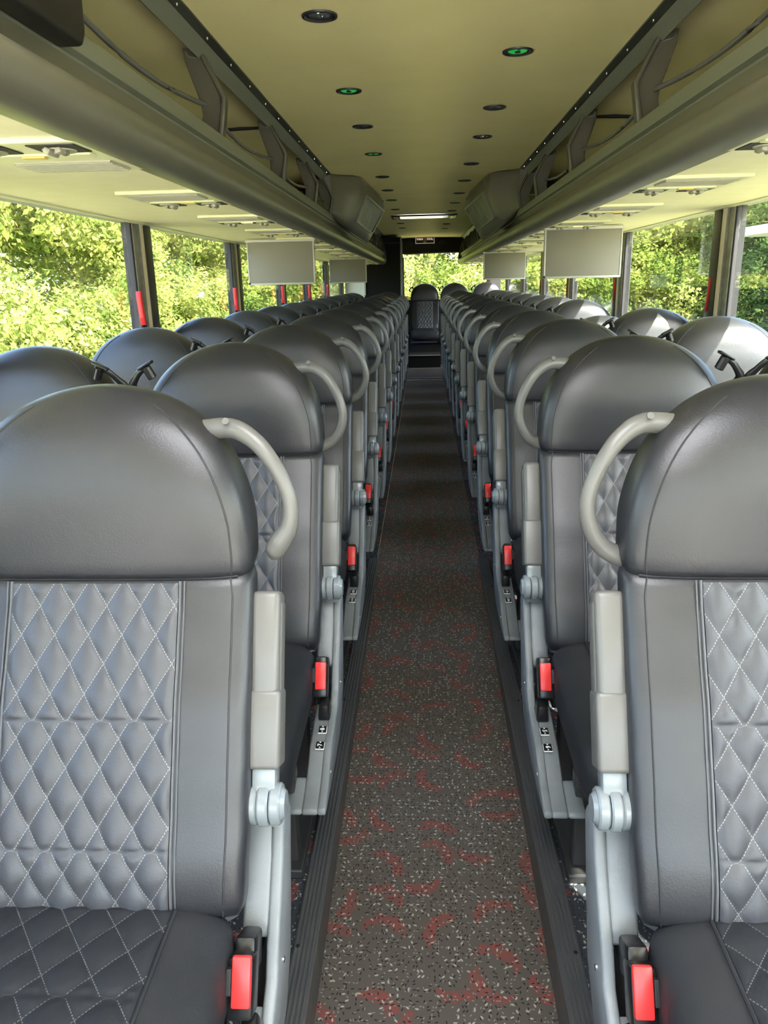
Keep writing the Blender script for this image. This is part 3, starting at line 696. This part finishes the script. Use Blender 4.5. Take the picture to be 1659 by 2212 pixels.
def make_cushion(root):
    rings = []
    def cy(t): return .05-.46*t
    N = 26
    for j in range(N+1):
        t = j/N; y = cy(t)
        edge = min(t/.10, (1-t)/.13, 1.); k = sqrt(max(.02, 1-(1-edge)**2))
        hw = (.205+.012*t)*(.80+.20*k) if t < .3 else (.212)*(.86+.14*k)
        hh = .072*(.45+.55*k); zc = .352 - .010*t + (0 if t < .85 else -.012*(t-.85)/.15)
        r_ = []
        for q in range(56):
            a = 2*pi*q/56; c, s_ = cos(a), sin(a); n = 3.6
            r_.append((hw*(abs(c)**(2/n))*(1 if c >= 0 else -1), y, zc+hh*(abs(s_)**(2/n))*(1 if s_ >= 0 else -1)))
        rings.append(r_)
    v, f = loft(rings); cu = mkobj('seat_cushion', v, [tuple(reversed(q)) for q in f], CUSHL, root, True)
    def topz(x, y):
        t = (.05-y)/.46; edge = min(t/.10, (1-t)/.13, 1.); k = sqrt(max(.02, 1-(1-max(0, edge))**2)); hh = .072*(.45+.55*k); hw = .212
        return .352-.010*t+hh*(max(0, 1-abs(x/hw)**3.6))**(1/3.6)
    v, f, uv = quilt_grid((-.125, .125), (-.345, .012), None, .0045, 70, 90, [-.12], lambda x, y, h: (x, y, topz(x, y)+.0012+h), cell=(.062, .075))
    mkobj('quilted_top', v, f, QUILTC, cu, True, uv=uv)
    for sx in (-1, 1):
        p = MB(); p.tube([(sx*.1285, y, topz(.1285, y)+.001) for y in [.012-.0325*k for k in range(12)]], .0028, n=6, sub=1)
        p.build('cushion_piping', CUSHL, cu, True)
    return cu
def make_frame(root, m, aisle):
    b = MB(); b.box((0, .02, .268), (.40, .035, .03), .004); b.box((0, -.27, .262), (.40, .035, .03), .004)
    if aisle:
        b.box((m*.220, .035, .235), (.018, .10, .15), .003)  # added dark plate keeps the gap beside the buckle black
        b.box((m*.17, -.02, .13), (.035, .045, .26), .005); b.box((m*.17, -.22, .13), (.035, .04, .26), .005); b.box((m*.17, -.12, .012), (.06, .30, .022), .004)
    else:
        b.box((-m*.21, .02, .258), (.05, .04, .04), .004); b.box((-m*.21, -.27, .252), (.05, .04, .04), .004); b.box((-m*.215, -.12, .13), (.035, .045, .26), .005)
    b.build('seat_frame', DSTEEL, root)
CASEP = [(.985, .455), (.975, .474), (.955, .480), (.930, .476), (.905, .425), (.868, .372), (.838, .332), (.818, .296), (.775, .268), (.66, .246), (.585, .204), (.545, .192), (.520, .186), (.516, .172), (.62, .168), (.71, .170), (.80, .180), (.86, .200), (.915, .252), (.948, .338)]
def make_aisle_parts(root, m):
    case = MB(); case.prism([(a-YB, b) for a, b in CASEP], m*.240, m*.258, 'x', bev=.005, seg=3)
    case.prism([(a-YB, b) for a, b in [(.982, .455), (.972, .472), (.955, .477), (.932, .474), (.905, .424), (.872, .376), (.858, .355), (.853, .335), (.872, .322), (.93, .33), (.95, .36)]], m*.203, m*.242, 'x', bev=.006, seg=3)
    case.prism([(a-YB, b) for a, b in [(.800, .275), (.772, .265), (.66, .244), (.585, .202), (.545, .190), (.520, .184), (.516, .172), (.62, .168), (.71, .170), (.80, .182)]], m*.208, m*.242, 'x', bev=.005, seg=3)
    # widened foot shroud sweeping inwards
    case.prism([(a-YB, b) for a, b in [(.60, .206), (.585, .200), (.545, .188), (.520, .182), (.516, .172), (.60, .169), (.615, .185)]], m*.172, m*.210, 'x', bev=.006, seg=2)
    # gap behind the buckle is filled by a dark plate in the seat frame
    co = case.build('side_casing', GPLAS, root, True)
    sc = MB()
    for (y, z) in ((.86, .29), (.62, .205)): sc.cyl((m*.2575, y-YB, z), (m*.2595, y-YB, z), .0045, n=10)
    sc.build('casing_screw', CHROME, co)
    # buckle
    R_ = RX(radians(-28)); c = Vector((m*.222, .772-YB, .352))
    b = MB(); b.box(c + R_ @ Vector((0, .010, -.010)), (.034, .040, .076), .006, rot=R_); b.box((m*.222, .815-YB, .352), (.028, .05, .05), .006, rot=R_)
    bk = b.build('belt_buckle', BLK, root, True)
    b = MB(); b.box(c + R_ @ Vector((m*.003, -.0135, .001)), (.025, .010, .062), .003, rot=R_); b.build('release_button', RED, bk, True)
    b = MB(); b.box(c + R_ @ Vector((-m*.0125, -.0165, .002)), (.006, .010, .032), .001, rot=R_); b.build('tongue_slot', BLKM, bk)
    # recline lever
    b = MB(); R2 = RX(radians(12)); c2 = Vector((m*.232, .752-YB, .283))
    bmx = bmesh.new(); bmesh.ops.create_cube(bmx, size=1)
    for v_ in bmx.verts:
        k = .72 if v_.co.z > 0 else 1.; v_.co = Vector((v_.co.x*.028*k, v_.co.y*.048*k, v_.co.z*.038))
    bmesh.ops.bevel(bmx, geom=bmx.edges[:], offset=.004, segments=2, profile=.5, affect='EDGES'); bmesh.ops.rotate(bmx, cent=(0, 0, 0), matrix=R2, verts=bmx.verts); bmesh.ops.translate(bmx, vec=c2, verts=bmx.verts); bmx.verts.index_update()
    b.bm(bmx); b.build('recline_lever', BLK, root, True)
    # number plates
    for (y) in (.703, .655):
        z = .246+(y-.66)/.115*.022+.0005; R3 = RX(math.atan2(.022, .115))
        b = MB(); b.box((m*.232, y-YB, z), (.0195, .0225, .003), .001, rot=R3, seg=1); pl = b.build('number_plate', WHITE, root)
        b = MB(); b.box((m*.232, y-YB, z+.0014), (.018, .021, .002), .0008, rot=R3, seg=1); b.build('black_face', BLK, pl)
        b = MB()
        for dy in (-.0076, .0076): b.cyl((m*.232, y-YB+dy, z+.0022+dy*.19), (m*.232, y-YB+dy, z+.0033+dy*.19), .0017, n=10)
        b.build('plate_screw', WHITE, pl)
    # armrest, folded up
    P0 = Vector((m*.237, .910-YB, .516)); d = Vector((0, .40, .9165)).normalized(); R4 = Matrix(((1, 0, 0), (0, d.z, d.y), (0, -d.y, d.z)))
    # local frame: z axis along d
    ex = Vector((1, 0, 0)); ez = d; ey = ez.cross(ex).normalized(); RR = Matrix((ex, ey, ez)).transposed()
    A = MB()
    A.box(P0 + RR @ Vector((0, 0, .105)), (.047, .050, .110), .007, rot=RR, seg=3)
    A.box(P0 + RR @ Vector((m*-.001, .001, .217)), (.042, .047, .165), .009, rot=RR, seg=3)
    A.box(P0 + RR @ Vector((m*.0120, .004, .207)), (.020, .038, .160), .009, rot=RR, seg=3)
    ar = A.build('armrest', HPLAS, root, True)
    h = MB(); h.box(P0 + RR @ Vector((0, 0, .040)), (.034, .034, .045), .004, rot=RR)
    for k, dx in enumerate((-.0165, 0, .0165)):
        rr = .031 if k == 1 else .029
        h.cyl((P0.x+dx-.0078, P0.y, P0.z-.0), (P0.x+dx+.0078, P0.y, P0.z-.0), rr, n=28, bev=.0025)
    h.cyl((P0.x+m*.023, P0.y, P0.z), (P0.x+m*.030, P0.y, P0.z), .024, .018, n=24)
    h.box((P0.x, P0.y+.014, P0.z-.030), (.030, .03, .020), .003)
    h.build('armrest_hinge', HINGE, ar, True)
    return ar
def make_handle(back, m, loose=False):
    b = MB()
    pts = [(.135, .280, 1.018), (.190, .262, 1.026), (.222, .250, 1.012), (.245, .242, .985), (.262, .240, .948), (.268, .240, .912), (.260, .242, .878), (.243, .246, .852), (.222, .250, .838), (.205, .252, .832)]
    rad = [.016, .0145, .0125, .0115, .011, .0115, .012, .013, .015, .016]
    if loose:
        pts = [(.135, .280, 1.018), (.190, .262, 1.026), (.224, .250, 1.012), (.249, .242, .985), (.268, .238, .948), (.275, .236, .915), (.270, .236, .885), (.258, .238, .866), (.248, .240, .850), (.243, .244, .836)]
        rad = [.016, .0145, .0125, .0115, .011, .0115, .013, .016, .015, .004]
    b.tube([(m*p[0], p[1], p[2]) for p in pts], rad, n=14, sub=5)
    b.cyl((m*.190, .244, 1.038), (m*.190, .240, 1.040), .005, n=10)
    return b.build('grab_handle', HPLAS, back, True, off=PIV)
def seat_proto(m, aisle, loose=False):
    root = empty('coach_seat')
    bk = make_back(root, m, aisle); make_cushion(root); make_frame(root, m, aisle)
    if aisle: make_aisle_parts(root, m); make_handle(bk, m, loose)
    index_children(root); return root
# digits share one mesh per character
DG = {}
def digits(root, side_m, up_n, lo_n):
    plates = [k for k in root.children if k.name.startswith('number_plate')]
    plates.sort(key=lambda o: -sum(v.co.y for v in o.data.vertices)/len(o.data.vertices))
    for pl, nn, y in zip(plates, (up_n, lo_n), (.703, .655)):
        key = (nn, side_m, y)
        me = text_mesh(str(nn), .0140 if nn < 10 else .0105, 'digit', bold=.0004, ext=.0002)
        z = .246+(y-.66)/.115*.022+.0030
        mt = Matrix.Translation((side_m*.232, y-YB, z)) @ Matrix.Rotation(math.atan2(.022, .115), 4, 'X') @ Matrix.Rotation(pi/2*side_m, 4, 'Z')
        place_text(me, 'seat_number', WHITE, pl, mt)
protos = {}
for s, side in ((-1, 'left'), (1, 'right')):
    m = -s
    for aisle in (True, False):
        base = seat_proto(m, aisle); used = False
        for i in range(13):
            if i == 0 and s < 0 and aisle:
                o = seat_proto(m, True, loose=True)
            elif not used: o = base; used = True
            else: o = tree_copy(base)
            x = s*(.48 if aisle else .972)
            o.location = (x, .8+.8*i, 0)
            who = 'aisle' if aisle else 'window'
            lab = 'charcoal leather %s seat in the %s row from the front on the %s' % (who, ORD[i], side)
            if i == 0 and s < 0 and aisle: lab = 'charcoal quilted leather aisle seat at front left with a loose grab handle'
            if i == 4 and s > 0 and not aisle: lab = 'reclined sunlit window seat on the right, its headrest lower than its neighbours'
            tag(o, lab, 'seat', 'coach seats, %s side %s column' % (side, who))
            if i == 4 and s > 0 and not aisle:
                for k in o.children:
                    if k.name.startswith('backrest'): k.rotation_euler = (radians(-13), 0, 0)
            if aisle:
                n4 = 4*i
                if s < 0: digits(o, m, n4+4, n4+3)
                else: digits(o, m, n4+1, n4+2)
# last row
base = None
for x, lab in ((0.01, 'black quilted middle seat facing down the aisle at the far end'), (.475, 'rear row seat just right of the middle seat against the back window'), (.965, 'rear row seat in the right back corner, partly sunlit')):
    o = seat_proto(-1, False) if base is None else tree_copy(base)
    base = base or o
    o.location = (x, 12.18, .095); tag(o, lab, 'seat', 'rear row seats')
m = MB(); m.box((.49, 12.15, .18), (1.42, .5, .24), .01); tag(m.build('rear_seat_plinth', MATS['deep_black_carpet']), 'black carpeted plinth below the rear row of seats', 'seat base')

# ------------------------------------------------------------------ outside
m = MB(); m.box((0, 20, -1.45), (160, 160, .1)); struct(m.build('ground', GRASS))
m = MB(); m.box((0, -17.6, -1.39), (26, 30, .04)); struct(m.build('ground_bounce_apron', pm('pale_bounce_apron', (.78, .74, .64), .9, mix=(.70, .66, .56), mscale=2.)))  # unseen pale apron added to throw light in through the windscreen
def leaf_tree_mesh(seed, blobs, nleaf, size, mat, name='foliage'):
    rnd = random.Random(seed); v = []; f = []
    tot = sum(b[3]**2 for b in blobs)
    for (bx, by, bz, br, sq) in blobs:
        n = int(nleaf*br**2/tot)
        # sub-clusters
        cl = []
        for _ in range(int(26+br*26)):
            th = rnd.uniform(0, 2*pi); u = rnd.uniform(-1, 1); rr = br*rnd.uniform(.62, 1.0)
            cl.append((bx+rr*sqrt(1-u*u)*cos(th), by+rr*sqrt(1-u*u)*sin(th), bz+rr*u*sq, br*rnd.uniform(.16, .34)))
        for k in range(n):
            c = cl[rnd.randrange(len(cl))]
            th = rnd.uniform(0, 2*pi); u = rnd.uniform(-1, 1); rr = c[3]*rnd.random()**.45
            p = Vector((c[0]+rr*sqrt(1-u*u)*cos(th), c[1]+rr*sqrt(1-u*u)*sin(th), c[2]+rr*u))
            nrm = (p-Vector((bx, by, bz))).normalized()+Vector((rnd.uniform(-.9, .9), rnd.uniform(-.9, .9), rnd.uniform(-.4, 1.1)))
            nrm.normalize(); a = nrm.cross(Vector((rnd.uniform(-1, 1), rnd.uniform(-1, 1), rnd.uniform(-1, 1)))).normalized(); b = nrm.cross(a)
            s_ = size*rnd.uniform(.6, 1.25); q = len(v)
            v += [p-a*s_, p-b*s_*.55, p+a*s_, p+b*s_*.55]; f.append((q, q+1, q+2, q+3))
    return v, f
def tree_proto(kind, seed):
    rnd = random.Random(seed); root = empty('leafy_tree' if kind != 'shrub' else 'leafy_shrub')
    if kind == 'shrub': blobs = [(rnd.uniform(-.9, .9), rnd.uniform(-.8, .8), rnd.uniform(.5, 2.3), rnd.uniform(.65, 1.0), .95) for _ in range(9)]; H = 1.2; nl = 24000; sz = .040; mat = LEAFY
    elif kind == 'tree': blobs = [(rnd.uniform(-1.3, 1.3), rnd.uniform(-1.3, 1.3), rnd.uniform(.9, 4.2), rnd.uniform(.9, 1.4), .9) for _ in range(11)]; H = 3.2; nl = 22000; sz = .066; mat = LEAFY
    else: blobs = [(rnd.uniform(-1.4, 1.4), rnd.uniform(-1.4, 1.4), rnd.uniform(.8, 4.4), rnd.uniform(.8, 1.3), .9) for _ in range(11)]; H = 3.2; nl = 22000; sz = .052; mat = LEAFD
    v, f = leaf_tree_mesh(seed, blobs, nl, sz, mat); mkobj('foliage', v, f, mat, root)
    t = MB(); t.tube([(0, 0, -.1), (.05, .03, H*.4), (-.05, .06, H*.8), (.02, 0, H)], [.11, .09, .06, .03], n=8)
    for _ in range(6):
        a = rnd.uniform(0, 2*pi); z = H*rnd.uniform(.25, .7); t.tube([(0, 0, z), (.4*cos(a), .4*sin(a), z+.3), (1.0*cos(a), 1.0*sin(a), z+.7)], [.04, .028, .012], n=6)
    t.build('trunk', BARK, root, True); index_children(root); return root
GP = {}
def plant(kind, seed, x, y, sc, rz, label, group):
    k = (kind, seed)
    if k not in GP: GP[k] = tree_proto(kind, seed); o = GP[k]
    else: o = tree_copy(GP[k])
    o.location = (x, y, -1.4); o.scale = (sc, sc, sc); o.rotation_euler = (0, 0, rz)
    tag(o, label, 'shrub' if kind == 'shrub' else 'tree', group)
rnd = random.Random(5)
GL = 'bright leafy bank outside the left windows'
y = 3.2; i = 0
while y < 46:
    d = -4.6-rnd.uniform(0, .9)-.02*y
    plant('shrub', 11+i % 3, d, y, rnd.uniform(.95, 1.15), rnd.uniform(0, 6), 'bright yellow-green leafy shrub growing outside the left windows', GL); y += 1.75+.02*y; i += 1
y = 5.; i = 0
while y < 60:
    plant('tree', 21+i % 2, -8.2-rnd.uniform(0, 1.6), y, rnd.uniform(.9, 1.15), rnd.uniform(0, 6), 'taller green tree standing behind the shrubs beyond the left windows', 'trees beyond the left windows'); y += 2.7+.03*y; i += 1
for i in range(8): plant('shrub', 11+i % 3, -6.5+i*1.9, 19.5+rnd.uniform(-.7, .7), 1.2, rnd.uniform(0, 6), 'bright leafy shrub growing behind the rear window', 'shrubs behind the rear window')
for i in range(6): plant('tree', 21+i % 2, -8+i*3.2, 23+rnd.uniform(-1, 1), 1.1, rnd.uniform(0, 6), 'tall green tree growing behind the rear window', 'trees behind the rear window')
y = 4.5; i = 0
while y < 60:
    plant('dark', 31+i % 2, 7.2+rnd.uniform(0, 1.5), y, rnd.uniform(.9, 1.15), rnd.uniform(0, 6), 'tree outside the right windows with shade put into its dark green leaves', 'trees with shade-darkened leaf colour outside the right windows'); y += 2.5+.03*y; i += 1
y = 8.; i = 0
while y < 60:
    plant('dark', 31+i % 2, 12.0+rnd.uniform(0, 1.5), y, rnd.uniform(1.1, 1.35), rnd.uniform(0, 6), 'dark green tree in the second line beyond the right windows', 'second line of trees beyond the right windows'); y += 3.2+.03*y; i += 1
for i in range(12): plant('dark', 31+i % 2, -22+i*3.8, -28+rnd.uniform(-.8, .8), 1.05, rnd.uniform(0, 6), 'unseen dark green tree added ahead of the bus to block low light', 'unseen light-blocking trees ahead of the bus')  # out of view; added to darken low reflections on the far headrests
# white shelter roof outside the first right window
r = empty('shelter_roof', (4.6, 9.0, -1.4)); tag(r, 'white flat shelter roof seen through the nearest right window', 'shelter')
m = MB(); m.box((0, -.9, 3.12), (1.2, 5.0, .11), .03); m.build('roof_slab', AWN, r, True)
for (px, py) in ((.45, -3.2), (.45, 1.4)):
    m = MB(); m.cyl((px, py, 0), (px, py, 3.08), .04, n=12); m.build('post', AWN, r, True)
bpy.context.view_layer.update()
